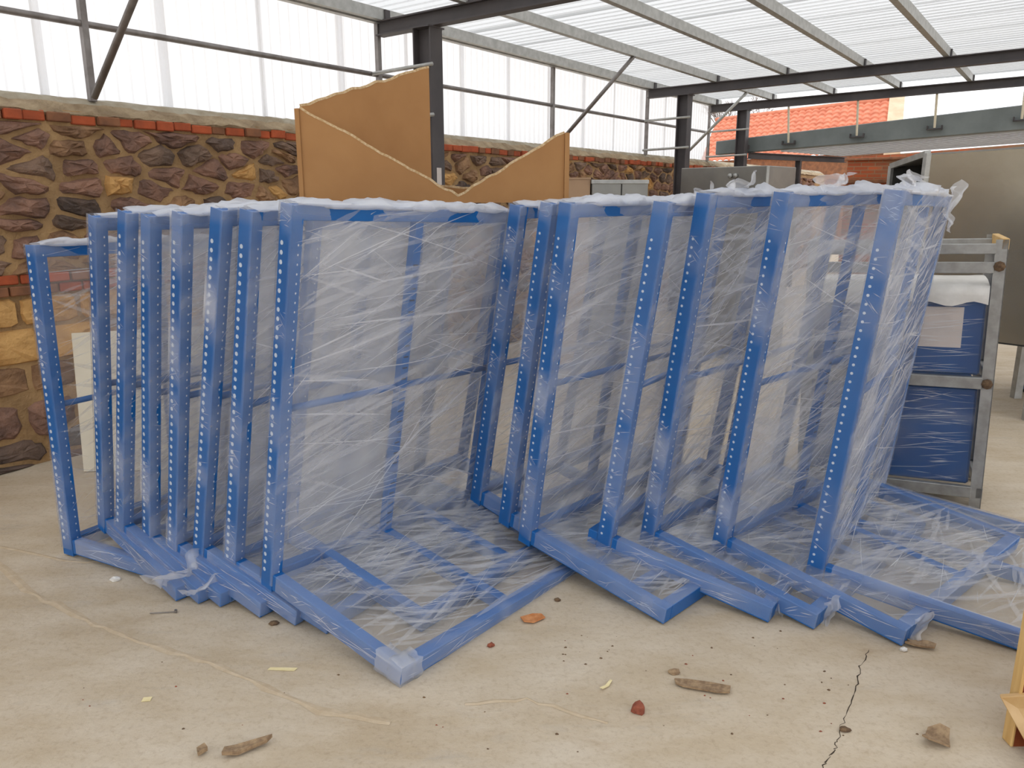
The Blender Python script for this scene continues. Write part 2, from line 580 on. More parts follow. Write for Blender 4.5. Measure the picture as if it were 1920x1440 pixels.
def score(p, poly):
    ar = (max(a for a, b in poly) - min(a for a, b in poly)) * (max(b for a, b in poly) - min(b for a, b in poly))
    q = WP(p[0], 0, p[1]) - Vector((0, 0, 1.6))
    inview = q.y > 0 and abs(q.x / q.y) < .70 and p[0] > 1.5
    hidden = p[0] > 2.6 and p[1] < 1.35
    return (ar / dist(p) ** 2) * (1 if inview else .01) * (.25 if hidden else 1)
stones.sort(key=lambda t: -score(*t))
rest = MB()
for k, (p, poly) in enumerate(stones):
    mi = pick(p)
    dep = rnd.uniform(.016, .042)
    if len(p) == 3:
        dep = .02
    if k < 290:
        mb = MB()
        stone_into(mb, poly, 0, rnd, dep, len(p) == 3)
        add('stone', mb.mesh('stone', mats[mi]), wall)
    else:
        stone_into(rest, poly, mi, rnd, dep, len(p) == 3)
add('far_stones', rest.mesh('far_stones', mats), wall, kind='stuff')
s = 1.2
while s < 17:
    L = rnd.uniform(.10, .16)
    bricks.append((s, 2.03 + rnd.uniform(-.006, .006), L - .008, rnd.uniform(.052, .062)))
    s += L
for (s, zb, L, h) in bricks[:]:
    if s < 1.3:
        continue
    mb = MB()
    e1 = rnd.uniform(.012, .05)
    wbox(mb, s, s + L, -.06, e1, zb, zb + h)
    add('brick', mb.mesh('brick', 'brick' if rnd.random() < .6 else 'brick_dark', bevel=.006), wall)
# mortar coping: a rough slope from the brick course back up to the cladding
mb = MB()
ns = 420
prof = [(.006, 2.07), (.024, 2.088), (.012, 2.10), (-.02, 2.125), (-.06, 2.155), (-.10, 2.185), (-.15, 2.2), (-.42, 2.2)]
for i in range(ns + 1):
    s = S0 + (S1 - S0) * i / ns
    for (e, z) in prof:
        k = (noise.noise(Vector((s * 5, e * 20, z * 9))) * .012 + noise.noise(Vector((s * 19, e * 60, z * 30))) * .010) * (1 if e > -.11 else .3)
        mb.v.append(tuple(WP(s, e + k * .8, z + k)))
np_ = len(prof)
for i in range(ns):
    for j in range(np_ - 1):
        a = i * np_ + j
        mb.f.append([a, a + 1, a + np_ + 1, a + np_]); mb.mi.append(1 if j < 4 else 0)
add('coping', mb.mesh('coping', ['coping', 'mortar_grey']), wall)

# ------------------------------------------------------------------ plastic cladding on the wall
def corrug(s0, s1, fn, period, amp, step):
    """fn(s, d) -> two end points of the rib line"""
    mb = MB()
    n = max(2, int(round((s1 - s0) / step)))
    for i in range(n + 1):
        s = s0 + (s1 - s0) * i / n
        ph = (s / period) % 1
        d = amp * (1 if ph < .3 else (1 - (ph - .3) / .2 if ph < .5 else (0 if ph < .8 else (ph - .8) / .2)))
        a, b = fn(s, d)
        mb.v += [tuple(a), tuple(b)]
    for i in range(n):
        a = 2 * i
        mb.f.append([a, a + 2, a + 3, a + 1]); mb.mi.append(0)
    return mb
clad = root('wall_left_upper', 'translucent plastic cladding on pipes above the stone wall', 'wall', kind='structure', loc=(0, 0, 0))
s = -4.0
k = 0
while s < 12.8:
    s1 = min(s + .86, 12.86)
    off = -.15 - .006 * (k % 2)
    add('plastic_sheet', corrug(s, s1, lambda q, d: (WP(q, off + d, 2.17), WP(q, off + d, 3.15)), .095, .012, .0095).mesh('plastic_sheet', 'poly'), clad)
    s += .80
    k += 1
def bar(name, a, b, w, h, mat, parent, bevel=0):
    prof = [(-w / 2, -h / 2), (w / 2, -h / 2), (w / 2, h / 2), (-w / 2, h / 2)]
    return add(name, MB().beam(a, b, prof).mesh(name, mat, bevel=bevel), parent)
add('girt_pipe', MB().tube(WP(-4, -.09, 2.63), WP(12.86, -.09, 2.63), .02, 8).mesh('girt_pipe', 'pipe', True), clad)
bar('eave_channel', WP(-4, -.07, 3.09), WP(12.9, -.07, 3.09), .06, .10, 'galv', clad)
for sp_ in (0.0, 2.68, 5.21, 8.02, 10.49, 12.8):
    bar('wall_post', WP(sp_, -.085, 2.18), WP(sp_ + .001, -.085, 3.06), .04, .04, 'pipe', clad)

# ------------------------------------------------------------------ dark steel columns, beams, purlins, roof
def zb(e):
    return 3.05 + .021 * e
def ibeam(h, b, t=.012):
    return [(-b / 2, -h / 2), (b / 2, -h / 2), (b / 2, -h / 2 + t), (t / 2, -h / 2 + t), (t / 2, h / 2 - t), (b / 2, h / 2 - t), (b / 2, h / 2), (-b / 2, h / 2), (-b / 2, h / 2 - t), (-t / 2, h / 2 - t), (-t / 2, -h / 2 + t), (-b / 2, -h / 2 + t)]
names = {0: ('over the yard near the camera', 0.0), 1: ('above the tall cardboard box', 5.21), 2: ('above the row of frames, second to last', 10.47), 3: ('farthest, in front of the tiled house', 12.8)}
for k, (wh, sv) in names.items():
    if k == 0:
        continue
    r = root('roof_beam', 'dark steel roof beam ' + wh, 'beam', group='roof beams', kind='structure', loc=tuple(WP(sv, 0, 3.0)))
    lo = WP(sv, 0, 3.0)
    a = WP(sv, -.06, zb(0) - .055) - lo; b = WP(sv, 9.2, zb(9.2) - .055) - lo
    add('girder', MB().beam(a, b, ibeam(.12, .10)).mesh('girder', 'steel_dark'), r)
    for e in [.0] + [.9 * i for i in range(1, 10)]:
        p = WP(sv, e, zb(e)) - lo
        mb = MB()
        mb.beam(p + Vector((0, 0, .0)) - WD * .03, p + WD * .03 + Vector((0, 0, .0)), [(-.045, 0), (-.033, 0), (-.033, .085), (-.045, .085)])
        add('cleat', mb.mesh('cleat', 'steel_dark'), r)
    r = root('steel_column', 'dark steel column ' + {1: 'rising behind the open cardboard box', 2: 'behind the middle of the frame row', 3: 'farthest away near the grey fascia'}[k], 'column', group='steel columns', kind='structure', loc=tuple(WP(sv, .48, 0)))
    e0 = .48
    w = .19 if k == 1 else .16
    add('shaft', MB().beam((0, 0, 0), (0, 0, zb(e0) - .115), ibeam(w, .15), up=tuple(WN)).mesh('shaft', 'steel_dark'), r)
    add('cap_plate', MB().beam((0, 0, zb(e0) - .125), (0, 0, zb(e0) - .112), [(-.1, -.1), (.1, -.1), (.1, .1), (-.1, .1)], up=tuple(WN)).mesh('cap_plate', 'steel_dark'), r)
    for zz_ in (2.63, 2.24):
        a = WN * (-.56) + Vector((0, 0, zz_)); b = WN * .12 + Vector((0, 0, zz_ + .02))
        o_ = WD * -.085
        add('tie_rod', MB().tube(a + o_, b + o_, .016, 8).mesh('tie_rod', 'galv', True), r)
    if k == 1:
        mb = MB().beam((0, 0, 1.66), (0, 0, 1.84), [(-.03, .096), (.03, .096), (.03, .0975), (-.03, .0975)], up=tuple(WN))
        add('paper_note', mb.mesh('paper_note', 'paper'), r, label='small pale paper stuck to the column flange')
cprof = [(-.03, 0), (.03, 0), (.03, .012), (-.024, .012), (-.024, .078), (.03, .078), (.03, .09), (-.03, .09)]
for i in range(10):
    e = .9 * i
    wh = ['along the eave of the plastic wall', 'first in from the eave, holding the slanted braces', 'second in from the eave', 'third in from the eave', 'fourth in from the eave', 'fifth in from the eave', 'sixth in from the eave', 'seventh in from the eave', 'eighth in from the eave', 'at the outer roof edge'][i]
    o = tagged('purlin', MB().beam((0, 0, 0), tuple(WD * 16.9), cprof).mesh('purlin', 'galv'), 'galvanised roof purlin ' + wh, 'purlin', 'roof purlins', 'structure', tuple(WP(-3.9, e, zb(e) + .001)))
ceil = root('ceiling', 'translucent corrugated plastic roof over the yard', 'roof', kind='structure', loc=(0, 0, 0))
s = -4.0
k = 0
while s < 12.9:
    s1 = min(s + .84, 13.05)
    zo = .004 * (k % 2)
    add('roof_sheet', corrug(s, s1, lambda q, d: (WP(q, -.2, zb(-.2) + .095 + d + zo), WP(q, 9.4, zb(9.4) + .095 + d + zo)), .13, .022, .013).mesh('roof_sheet', 'poly_roof'), ceil)
    s += .80
    k += 1
for (sv, e1, z1, wh) in ((2.66, .92, 3.06, 'at the near end of the wall'), (8.05, .92, 3.08, 'behind the right corner of the cardboard box'), (11.65, .92, 3.08, 'farthest, behind the second column')):
    a = WP(sv, -.02, 2.2)
    tagged('brace_pipe', MB().tube((0, 0, 0), tuple(WP(sv + .02, e1, z1) - a), .022, 10).mesh('brace_pipe', 'pipe' if sv < 9 else 'galv', True), 'slanted steel brace pipe ' + wh, 'brace', 'slanted roof braces', 'structure', tuple(a))

# ------------------------------------------------------------------ beyond the shed: fascia, lower awning, brick wall, house, tree
fas = root('fascia_gutter', 'long grey sheet metal gutter hung beyond the far roof beam', 'gutter', loc=tuple(WP(13.0, 0, 2.3)))
lo = WP(13.0, 0, 2.3)
P = lambda e, z, s=13.0: WP(s, e, z) - lo
add('gutter_sheet', MB().prism([P(-.03, 2.285), P(9.3, 2.72), P(9.3, 3.17), P(-.03, 2.50)], WD * .16).mesh('gutter_sheet', 'green_grey', bevel=.01), fas)
for e in (.45, 1.175, 2.178, 3.21, 4.25, 5.3):
    zt = zb(e) - .12
    zl = 2.36 + .062 * e
    h = add('hanger_rod', MB().tube(P(e, zl, 12.95), P(e, zt, 12.82), .017, 8).mesh('hanger_rod', 'cream'), fas)
    mb = MB()
    mb.beam(P(e - .10, zl, 12.96), P(e + .10, zl + .008, 12.96), [(-.03, -.03), (.03, -.03), (.03, -.015), (-.03, -.015)])
    mb.beam(P(e - .10, zl, 12.96), P(e - .085, zl, 12.96), [(-.03, -.03), (.03, -.03), (.03, .03), (-.03, .03)])
    mb.beam(P(e + .085, zl, 12.96), P(e + .10, zl, 12.96), [(-.03, -.03), (.03, -.03), (.03, .03), (-.03, .03)])
    add('bracket', mb.mesh('bracket', 'steel_dark'), fas)
aw = root('lower_awning', 'pale profiled steel awning below the gutter by the brick wall', 'awning', loc=tuple(WP(13.2, 1.1, 2.3)))
lo2 = WP(13.2, 1.1, 2.3)
s = 13.22
k = 0
while s < 16.1:
    e0 = .95 + .09 * (s - 13.1)
    f = (s - 13.1) / 3.4
    z0 = 2.32 + .04 * f; z1 = z0 + .046 * 8
    mb = MB()
    pr = [(s, 0), (s + .06, 0), (s + .09, .045), (s + .16, .045), (s + .19, 0), (s + .25, 0)]
    for (q, d) in pr:
        mb.v += [tuple(WP(q, e0, z0 + d) - lo2), tuple(WP(q, 9.3, z1 + d) - lo2), ]
    for i in range(len(pr) - 1):
        a = 2 * i
        mb.f.append([a, a + 2, a + 3, a + 1]); mb.mi.append(0)
    add('awning_sheet', mb.mesh('awning_sheet', 'poly_awning'), aw)
    add('stripe', MB().beam(WP(s + .125, e0, z0 - .0) - lo2, WP(s + .125, 9.3, z1 - .0) - lo2, [(-.03, -.004), (.03, -.004), (.03, .03), (-.03, .03)]).mesh('stripe', 'pipe'), aw)  # added dark strip standing in for the shading of the awning ribs
    s += .25
    k += 1
add('edge_beam', MB().beam(WP(12.95, .55, 2.255) - lo2, WP(16.35, 1.25, 2.29) - lo2, ibeam(.10, .09)).mesh('edge_beam', 'steel_dark'), aw)
add('awning_post', MB().beam(WP(14.6, .89, 0) - lo2, WP(14.6, .89, 2.24) - lo2, ibeam(.09, .09), up=tuple(WN)).mesh('awning_post', 'steel_dark'), aw)

def brickwall_mat():
    t = NT('old_brickwork')
    v = t.mapping(t.coord('UV'))
    b = t.n('ShaderNodeTexBrick')
    t.set(b.inputs['Vector'], v)
    b.inputs['Scale'].default_value = 1.
    b.inputs['Brick Width'].default_value = .25
    b.inputs['Row Height'].default_value = .07
    b.inputs['Mortar Size'].default_value = .008
    b.inputs['Color1'].default_value = srgb(190, 96, 56)
    b.inputs['Color2'].default_value = srgb(150, 78, 50)
    b.inputs['Mortar'].default_value = srgb(150, 118, 90)
    c = t.mix(t.rng(t.noise(t.coord(), 1.6, 4), .45, .65), b.outputs['Color'], srgb(136, 108, 82))
    return t.done(t.bsdf(c, .95, 0, t.bump(b.outputs['Fac'], -.4, .01)))
M['brickwork'] = brickwall_mat()
mb = MB()
mb.uv = []
for (pa, pb) in ((WP(16.52, 1.28), WP(16.52, 10)), (WP(20, 1.28), WP(16.52, 1.28))):
    b = len(mb.v)
    L = (pb - pa).length
    for p, u in ((pa, 0), (pb, L)):
        for zz_ in (0, 2.34 + (.052 * max(0, (p - WP(16.52, 1.28)).dot(WN)))):
            mb.v.append((p.x, p.y, zz_)); mb.uv.append((u, zz_))
    mb.f.append([b, b + 2, b + 3, b + 1]); mb.mi.append(0)
back = add('wall_back', mb.mesh('wall_back', 'brickwork'), kind='structure', label='old red brick wall under the pale awning')
mb = MB()
wbox(mb, 16.44, 16.52, 1.22, 10, 1.86, 1.93)
add('brick_ledge', mb.mesh('brick_ledge', 'brick_dark', bevel=.008), back)
mb = MB()
wbox(mb, 16.46, 16.52, 1.2, 10, 2.28, 2.33)
add('lintel_band', mb.mesh('lintel_band', 'brick_dark', bevel=.008), back)

hs = root('tiled_house', 'far house with an orange clay tiled roof above the grey gutter', 'house', loc=(10, 27, 0))
lo3 = Vector((10, 27, 0))
RA, RB = Vector((7.9, 31.6, 4.46)), Vector((11.5, 25.1, 4.46))
rd = (RB - RA).normalized()
dn = Vector((-rd.y, rd.x, 0))
dn = Vector((-RB.x, -RB.y, 0)).normalized()
L = (RB - RA).length
NR = 11
for r_ in range(NR):
    mb = MB()
    n = 104
    for i in range(n + 1):
        a = RA + rd * (L * i / n)
        hgt = .05 * abs(sin(pi * i / 4))
        for dd, ex in ((r_ * .24, .0), (r_ * .24 + .25, .055), (r_ * .24 + .25, .0)):
            p = a + dn * dd + Vector((0, 0, -dd * .62 + hgt + ex)) - lo3
            mb.v.append(tuple(p))
    for i in range(n):
        for j in range(2):
            a = i * 3 + j
            mb.f.append([a, a + 3, a + 4, a + 1]); mb.mi.append(0)
    add('tile_course', mb.mesh('tile_course', 'tile'), hs)
add('ridge', MB().tube(RA - lo3 + Vector((0, 0, .03)), RB - lo3 + Vector((0, 0, .03)), .09, 8).mesh('ridge', 'tile', True), hs)
g0 = RB - lo3
add('gable', MB().prism([g0 + Vector((0, 0, .12)), g0 + dn * 2.75 + Vector((0, 0, -1.6)), g0 + dn * 2.75 + Vector((0, 0, -4.3)), g0 - dn * .5 + Vector((0, 0, -4.3)), g0 - dn * .5 + Vector((0, 0, .1))], (.42, -.1, 0)).mesh('gable', 'cream_wall'), hs)
add('house_wall', MB().prism([RA - lo3 + dn * 2.5 + Vector((0, 0, -4.46)), RB - lo3 + dn * 2.5 + Vector((0, 0, -4.46)), RB - lo3 + dn * 2.5 + Vector((0, 0, -1.62)), RA - lo3 + dn * 2.5 + Vector((0, 0, -1.62))], -dn * .3).mesh('house_wall', 'brick_dark'), hs)

tr = root('bare_tree', 'leafless tree with thin branches beyond the plastic wall end', 'tree', loc=(9.6, 34, 0))
tb = MB()
tb.tube((0, 0, 0), (.05, 0, 3.4), .16, 8, .10)
add('trunk', tb.mesh('trunk', 'bark', True), tr)
rb = random.Random(3)
tb = MB()
def grow(p, d, L, r, depth):
    q = p + d * L
    tb.tube(p, q, r, 5, r * .65)
    if depth == 0:
        return
    for _ in range(3):
        nd = (d + Vector((rb.uniform(-.8, .8), rb.uniform(-.8, .8), rb.uniform(-.1, .6)))).normalized()
        grow(q, nd, L * rb.uniform(.6, .85), r * .62, depth - 1)
for _ in range(4):
    grow(Vector((.05, 0, 3.3)), Vector((rb.uniform(-.9, .9), rb.uniform(-.5, .5), rb.uniform(.5, 1))).normalized(), .9, .035, 4)
add('branches', tb.mesh('branches', 'bark'), tr, kind='stuff')

# ------------------------------------------------------------------ sheet metal units and cartons behind the frames
def prism_thing(name, label, cat, plan, z0, z1, mat, group=None, seam=True):
    c = Vector((sum(p[0] for p in plan) / len(plan), sum(p[1] for p in plan) / len(plan), 0))
    r = root(name, label, cat, group=group, loc=(c.x, c.y, 0))
    pl = [Vector((p[0], p[1], z0)) - c for p in plan]
    add('body', MB().prism(pl, (0, 0, z1 - z0)).mesh('body', mat, bevel=.006), r)
    return r, c
r, c = prism_thing('metal_cabinet', 'dull sheet metal cabinet behind the frames at the second column', 'cabinet', [(1.72, 8.2), (2.375, 7.5), (2.80, 7.95), (2.15, 8.65)], 0.0, 1.885, 'sheet_metal_dull')
fd = (Vector((2.375, 7.5, 0)) - Vector((1.72, 8.2, 0)))
fn = Vector((fd.y, -fd.x, 0)).normalized()
a0 = Vector((1.72, 8.2, 0)) - c
for zz_ in (1.82, 1.30):
    pass
add('edge_trim', MB().beam(Vector((2.375, 7.5, 0)) - c + Vector((-.0, -.006, .02)), Vector((2.375, 7.5, 1.88)) - c + Vector((0, -.006, 0)), [(-.012, -.012), (.012, -.012), (.012, .012), (-.012, .012)], up=(1, 0, 0)).mesh('edge_trim', 'galv'), r)
for zz_ in (1.80, 1.66):
    for t in (.60, .66):
        p = a0 + fd * t + fn * .004
        add('clip', MB().tube(p + Vector((0, 0, zz_)), p + fn * .02 + Vector((0, 0, zz_)), .022, 10).mesh('clip', 'galv', True), r)
r, c = prism_thing('grey_carton', 'grey box with a dark seam standing right of the cardboard box', 'box', [(.715, 7.2), (1.22, 7.2), (1.22, 7.7), (.715, 7.7)], 0, 1.745, 'sheet_metal_dull')
add('seam', MB().quad_box(.01, .02, -.255, -.25, .6, 1.74).mesh('seam', 'inside'), r)
add('lid_flange', MB().quad_box(-.258, .258, -.262, .2, 1.715, 1.75).mesh('lid_flange', 'galv', bevel=.004), r)
r, c = prism_thing('brown_carton', 'small brown carton standing beside the grey box', 'box', [(.40, 7.22), (.705, 7.22), (.705, 7.68), (.40, 7.68)], 0, 1.76, 'card_pale')
add('flap', MB().quad_box(-.155, .155, -.236, 0, 1.755, 1.77).mesh('flap', 'card_pale'), r)

# big duct-like unit with an open dark end
r = root('metal_hood', 'large stainless sheet metal hood with an open dark end', 'hood', loc=(3.9, 6.2, 0))
o3 = Vector((3.9, 6.2, 0))
k0, k1 = Vector((3.18, 6.2, 0)), Vector((4.35, 4.9, 0))
k3, k2 = Vector((3.27, 6.95, 0)), Vector((4.9, 5.5, 0))
zt0, ztb, zl = 1.925, 1.86, .55
def slab4(a, b, c_, d, th):
    n_ = (Vector(b) - Vector(a)).cross(Vector(d) - Vector(a)).normalized() * th
    return MB().prism([a, b, c_, d], n_)
Z = lambda v, z_: v - o3 + Vector((0, 0, z_))
add('front_panel', slab4(Z(k0, zl), Z(k1, zl), Z(k1, 1.98), Z(k0, zt0), -.012).mesh('front_panel', 'sheet_metal'), r)
add('top_panel', slab4(Z(k0, zt0), Z(k1, 1.98), Z(k2, 1.98), Z(k3, ztb), -.012).mesh('top_panel', 'sheet_metal_dull'), r)
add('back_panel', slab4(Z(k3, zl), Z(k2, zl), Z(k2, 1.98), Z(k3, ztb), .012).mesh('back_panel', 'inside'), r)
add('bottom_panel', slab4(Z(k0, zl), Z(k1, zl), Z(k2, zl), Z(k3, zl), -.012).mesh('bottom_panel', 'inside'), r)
mid = k0.lerp(k1, .3); midb = k3.lerp(k2, .3)
add('inner_closure', slab4(Z(mid, zl), Z(midb, zl), Z(midb, 1.86), Z(mid, 1.92), .012).mesh('inner_closure', 'inside'), r)  # added sheet, near-black to keep the open end dark
mb = MB()
for a, b in ((Z(k0, zl), Z(k0, zt0)), (Z(k3, zl), Z(k3, ztb)), (Z(k0, zt0), Z(k3, ztb)), (Z(k0, zl), Z(k3, zl))):
    mb.beam(a, b, [(-.022, -.022), (.022, -.022), (.022, .022), (-.022, .022)], up=(1, .1, .1))
add('end_flange', mb.mesh('end_flange', 'galv'), r)
ff = (k1 - k0).normalized()
fo = Vector((-ff.y, ff.x, 0))
if fo.y > 0:
    fo = -fo
for (t, z_) in ((.42, 1.86), (.44, 1.74), (.41, 1.58), (.43, 1.48), (.42, 1.40), (.45, 1.58)):
    p = k0 + ff * (t * 1.75)
    add('rivet', MB().tube(Z(p, z_), Z(p + fo * .016, z_), .011, 8).mesh('rivet', 'pipe', True), r)
for t in (.08, .55, 1.0):
    for (qa, qb, sh) in ((k0, k1, 1), (k3, k2, -1)):
        p = qa.lerp(qb, t * .96)
        add('leg', MB().beam(Z(p, 0), Z(p, zl), [(-.03, -.03), (.03, -.03), (.03, .03), (-.03, .03)], up=(1, 0, 0)).mesh('leg', 'galv'), r)

# far-right bits: orange bin on a blue box
r = root('orange_bin', 'orange plastic bin standing on a blue box at far right', 'bin', loc=(4.52, 6.3, .42))
mb = MB()
mb.prism([(-.16, -.14, 0), (.16, -.14, 0), (.16, .14, 0), (-.16, .14, 0)], (0, 0, .30))
add('tub', mb.mesh('tub', 'orange', bevel=.012), r)
add('rim', MB().quad_box(-.175, .175, -.155, .155, .285, .305).mesh('rim', 'orange', bevel=.004), r)
r = root('blue_box', 'blue box under the orange bin behind the metal hood', 'box', loc=(4.52, 6.3, 0))
add('box_body', MB().quad_box(-.22, .22, -.2, .2, .03, .415).mesh('box_body', 'panel_blue', bevel=.008), r)
add('box_base', MB().quad_box(-.2, .2, -.18, .18, 0, .03).mesh('box_base', 'inside'), r)

# ------------------------------------------------------------------ tall cut cardboard box
CZ = 1.572   # it rests across the top rails of the frames
cb = root('cardboard_box', 'open cardboard box with a torn V cut resting across the tops of the frames', 'box', loc=(-.3, 4.1, CZ))
oc = Vector((-.3, 4.1, CZ))
LL, KK, RR = Vector((-1.022, 3.95, CZ)), Vector((-.456, 4.5, CZ)), Vector((.268, 4.15, CZ))
def torn(a, b, n, amp, seed):
    rn = random.Random(seed)
    return [a.lerp(b, i / n) + Vector((0, 0, rn.uniform(-amp, amp))) for i in range(n + 1)]
def panel(name, base_a, base_b, top_pts, th, mat='card'):
    nrm = (base_b - base_a).cross(Vector((0, 0, 1))).normalized() * th
    poly = [base_a - oc, base_b - oc] + [p - oc for p in top_pts]
    o = add(name, MB().prism(poly, nrm).mesh(name, mat), cb)
    eb = MB()
    for i in range(len(top_pts) - 1):
        a, b = top_pts[i] - oc, top_pts[i + 1] - oc
        eb.beam(a + nrm * .5 , b + nrm * .5, [(-th * .62, -.003), (th * .62, -.003), (th * .62, .008), (-th * .62, .008)])
    add('torn_edge', eb.mesh('torn_edge', 'card_edge'), o)
    return o
V = LL.lerp(RR, .58)
H = lambda p, z_: Vector((p.x, p.y, z_))
panel('front_panel', LL, RR, torn(H(RR, 1.922), H(V, 1.605), 14, .006, 1) + torn(H(V, 1.605), H(LL, 2.018), 22, .006, 2)[1:], -.010)
LB, RB_ = LL + Vector((0, .01, 0)), RR + Vector((0, .012, 0))
panel('left_panel', LB, KK, torn(H(KK, 2.285), H(LB, 2.025), 16, .007, 3), .010)
panel('back_panel', KK, RB_, torn(H(RB_, 1.60), H(KK, 1.665), 12, .005, 4), .010)
for (p, z_) in ((LL, 2.014), (RR, 1.918)):
    q = p - oc
    sg = -1 if p is LL else 1
    add('corner_fold', MB().prism([q + Vector((sg * .002, -.012, 0)), q + Vector((sg * .026, .0, 0)), q + Vector((sg * .026, .018, 0)), q + Vector((0, .01, 0))], (0, 0, z_ - CZ)).mesh('corner_fold', 'card'), cb)

# pale board leaning on the stone wall behind the first frame
r = tagged('cream_board', slab4(Vector((0, 0, 0)), Vector((1.15, .06, 0)), Vector((1.12, .26, .86)), Vector((-.09, .22, .80)), .02).mesh('cream_board', 'cream', bevel=.002), 'pale cream board leaning behind the leftmost frame by the stone wall', 'board', loc=(-2.56, 4.42, .0))

# ------------------------------------------------------------------ galvanised rack with wrapped blue panels
ra = root('panel_rack', 'galvanised angle rack holding blue film wrapped panels behind the last frame', 'rack')
fx = Vector((-.9, .44, 0)).normalized()
fy = Vector((-fx.y, fx.x, 0))
if fy.y < 0:
    fy = -fy
up = Vector((-.068, .0, 1)).normalized()
up = (up - fx * up.dot(fx) * .0)
Rm = Matrix.Identity(4)
for i in range(3):
    Rm[i][0], Rm[i][1], Rm[i][2], Rm[i][3] = fx[i], fy[i], up[i], (2.47, 3.84, 0)[i]
ra.matrix_world = Rm
RW, RDp, RH = .92, .5, 1.40
for x in (0, RW):
    for y in (0, RDp):
        mb = MB()
        sx = -1 if x == 0 else 1
        sy = -1 if y == 0 else 1
        mb.quad_box(min(x, x - sx * .055), max(x, x - sx * .055), min(y, y - sy * .004), max(y, y - sy * .004), 0, RH)
        mb.quad_box(min(x, x - sx * .004), max(x, x - sx * .004), min(y, y - sy * .055), max(y, y - sy * .055), 0, RH)
        add('rack_post', mb.mesh('rack_post', 'galv_shaded'), ra)
for z_, h in ((1.33, .05), (1.235, .055), (.645, .06), (.055, .06)):
    add('front_rail', MB().quad_box(.05, RW, -.006, .03, z_, z_ + h).mesh('front_rail', 'galv_shaded', bevel=.003), ra)
for z_, h in ((1.33, .05), (.645, .06), (.055, .06)):
    add('rear_rail', MB().quad_box(.0, RW, RDp - .03, RDp, z_, z_ + h).mesh('rear_rail', 'galv_shaded', bevel=.003), ra)
    for x in (-.002, RW - .03):
        add('side_rail', MB().quad_box(x, x + .032, .0, RDp, z_ + (.02 if z_ > 1 else 0), z_ + h + (.025 if z_ > 1 else 0)).mesh('side_rail', 'pine' if (z_ > 1 and x < 0) else 'galv_shaded', bevel=.003), ra)
for z_ in (.645, 1.24):
    for y_ in (-.012,):
        add('weld', MB().tube((.03, y_, z_ + .03), (.03, y_ + .012, z_ + .03), .026, 8).mesh('weld', 'pebble', True), ra)
def wrapped(z0, z1, label, extra):
    pn = root('wrapped_package', label, 'package', group='wrapped blue panels in the rack')
    pn.matrix_world = Rm
    add('board', MB().quad_box(.065, RW - .04, .035, .40, z0, z1).mesh('board', 'panel_blue', bevel=.01), pn)
    mb = MB()
    mb.veil = []
    nx, nz = 20, 24
    for i in range(nx + 1):
        for j in range(nz + 1):
            x = .06 + (RW - .095) * i / nx
            zq = z0 + .005 + (z1 - z0 - .01) * j / nz
            mb.v.append((x, .026 + .004 * noise.noise(Vector((x * 9, zq * 30, z0))), zq))
            mb.veil.append(.05 + .22 * max(0, noise.noise(Vector((x * 3, zq * 14, z0 * 9))) + .05))
    for i in range(nx):
        for j in range(nz):
            a = i * (nz + 1) + j
            mb.f.append([a, a + nz + 1, a + nz + 2, a + 1]); mb.mi.append(0)
    pull_lines(mb, random.Random(int(z0 * 100)), 120, .06, RW - .04, z0 + .01, z1 - .01, lambda a, b: (a, .020, b), [(-4, 5, 1)], .08, .5, .0032)
    add('stretch_film', mb.mesh('stretch_film', ['film', 'film_line', 'film_fold'], True), pn)
    return pn
p1 = wrapped(.71, 1.14, 'upper blue wrapped panel with a paper sheet in the galvanised rack', 1)
add('paper_sheet', MB().quad_box(.16, .385, .0315, .0335, .85, 1.06).mesh('paper_sheet', 'paper'), p1, label='pale paper sheet taped under the film')
p2 = wrapped(.118, .64, 'lower blue wrapped panel in the galvanised rack', 0)
mb = MB()
n = 26
for i in range(n + 1):
    x = .06 + (RW - .1) * i / n
    for (y, zq) in ((.004, 1.085), (-.004, 1.125), (.004, 1.172), (.14, 1.192), (.30, 1.197), (.42, 1.185), (.42, 1.166), (.015, 1.160)):
        k = noise.noise(Vector((x * 8, y * 9, zq * 7)))
        low = zq < 1.1
        mb.v.append((x, y + k * .006, zq + k * (.03 if low else .008)))
for i in range(n):
    for j in range(7):
        a = i * 8 + j
        mb.f.append([a, a + 1, a + 9, a + 8]); mb.mi.append(0)
fo_ = tagged('foam_sheet', mb.mesh('foam_sheet', 'foam', True), 'white foam sheet draped over the upper blue panel in the rack', 'foam')
fo_.matrix_world = Rm

# ------------------------------------------------------------------ the blue frames
PW, PD, W = .068, .045, 1.2
HC = 1.40
def holes_mesh(far, big=True):
    mb = MB()
    z = .07
    ysgn = -1 if not far else 1
    y0 = -.0008 if not far else W + .0008
    while z < HC - .04:
        x, r = .018, (.0086 if big else .0058)
        mb.pts([(x + r * cos(a * pi / 4), y0, z + r * sin(a * pi / 4)) for a in range(8)], [list(range(8))])
        yy = .030 if not far else W - .030
        mb.pts([(PW + .0008, yy + .0032 * cos(a * pi / 3), z + .0045 * sin(a * pi / 3)) for a in range(6)], [list(range(6))])
        z += .0335
    return mb.mesh('bolt_holes', 'hole')
HOLES = {False: holes_mesh(False), True: holes_mesh(True)}
HOLES_SMALL = {False: holes_mesh(False, False), True: holes_mesh(True, False)}
mb = MB()
z = .1
while z < HC - .1:
    mb.quad_box(PW, PW + .0015, W / 2 - .014, W / 2 + .012, z, z + .006)
    z += .048
SLOTS = mb.mesh('slots', 'slot')

def boxm(name, x0, x1, y0, y1, z0, z1, b=.003, mat='blue'):
    return MB().quad_box(x0, x1, y0, y1, z0, z1).mesh(name, mat, bevel=b)

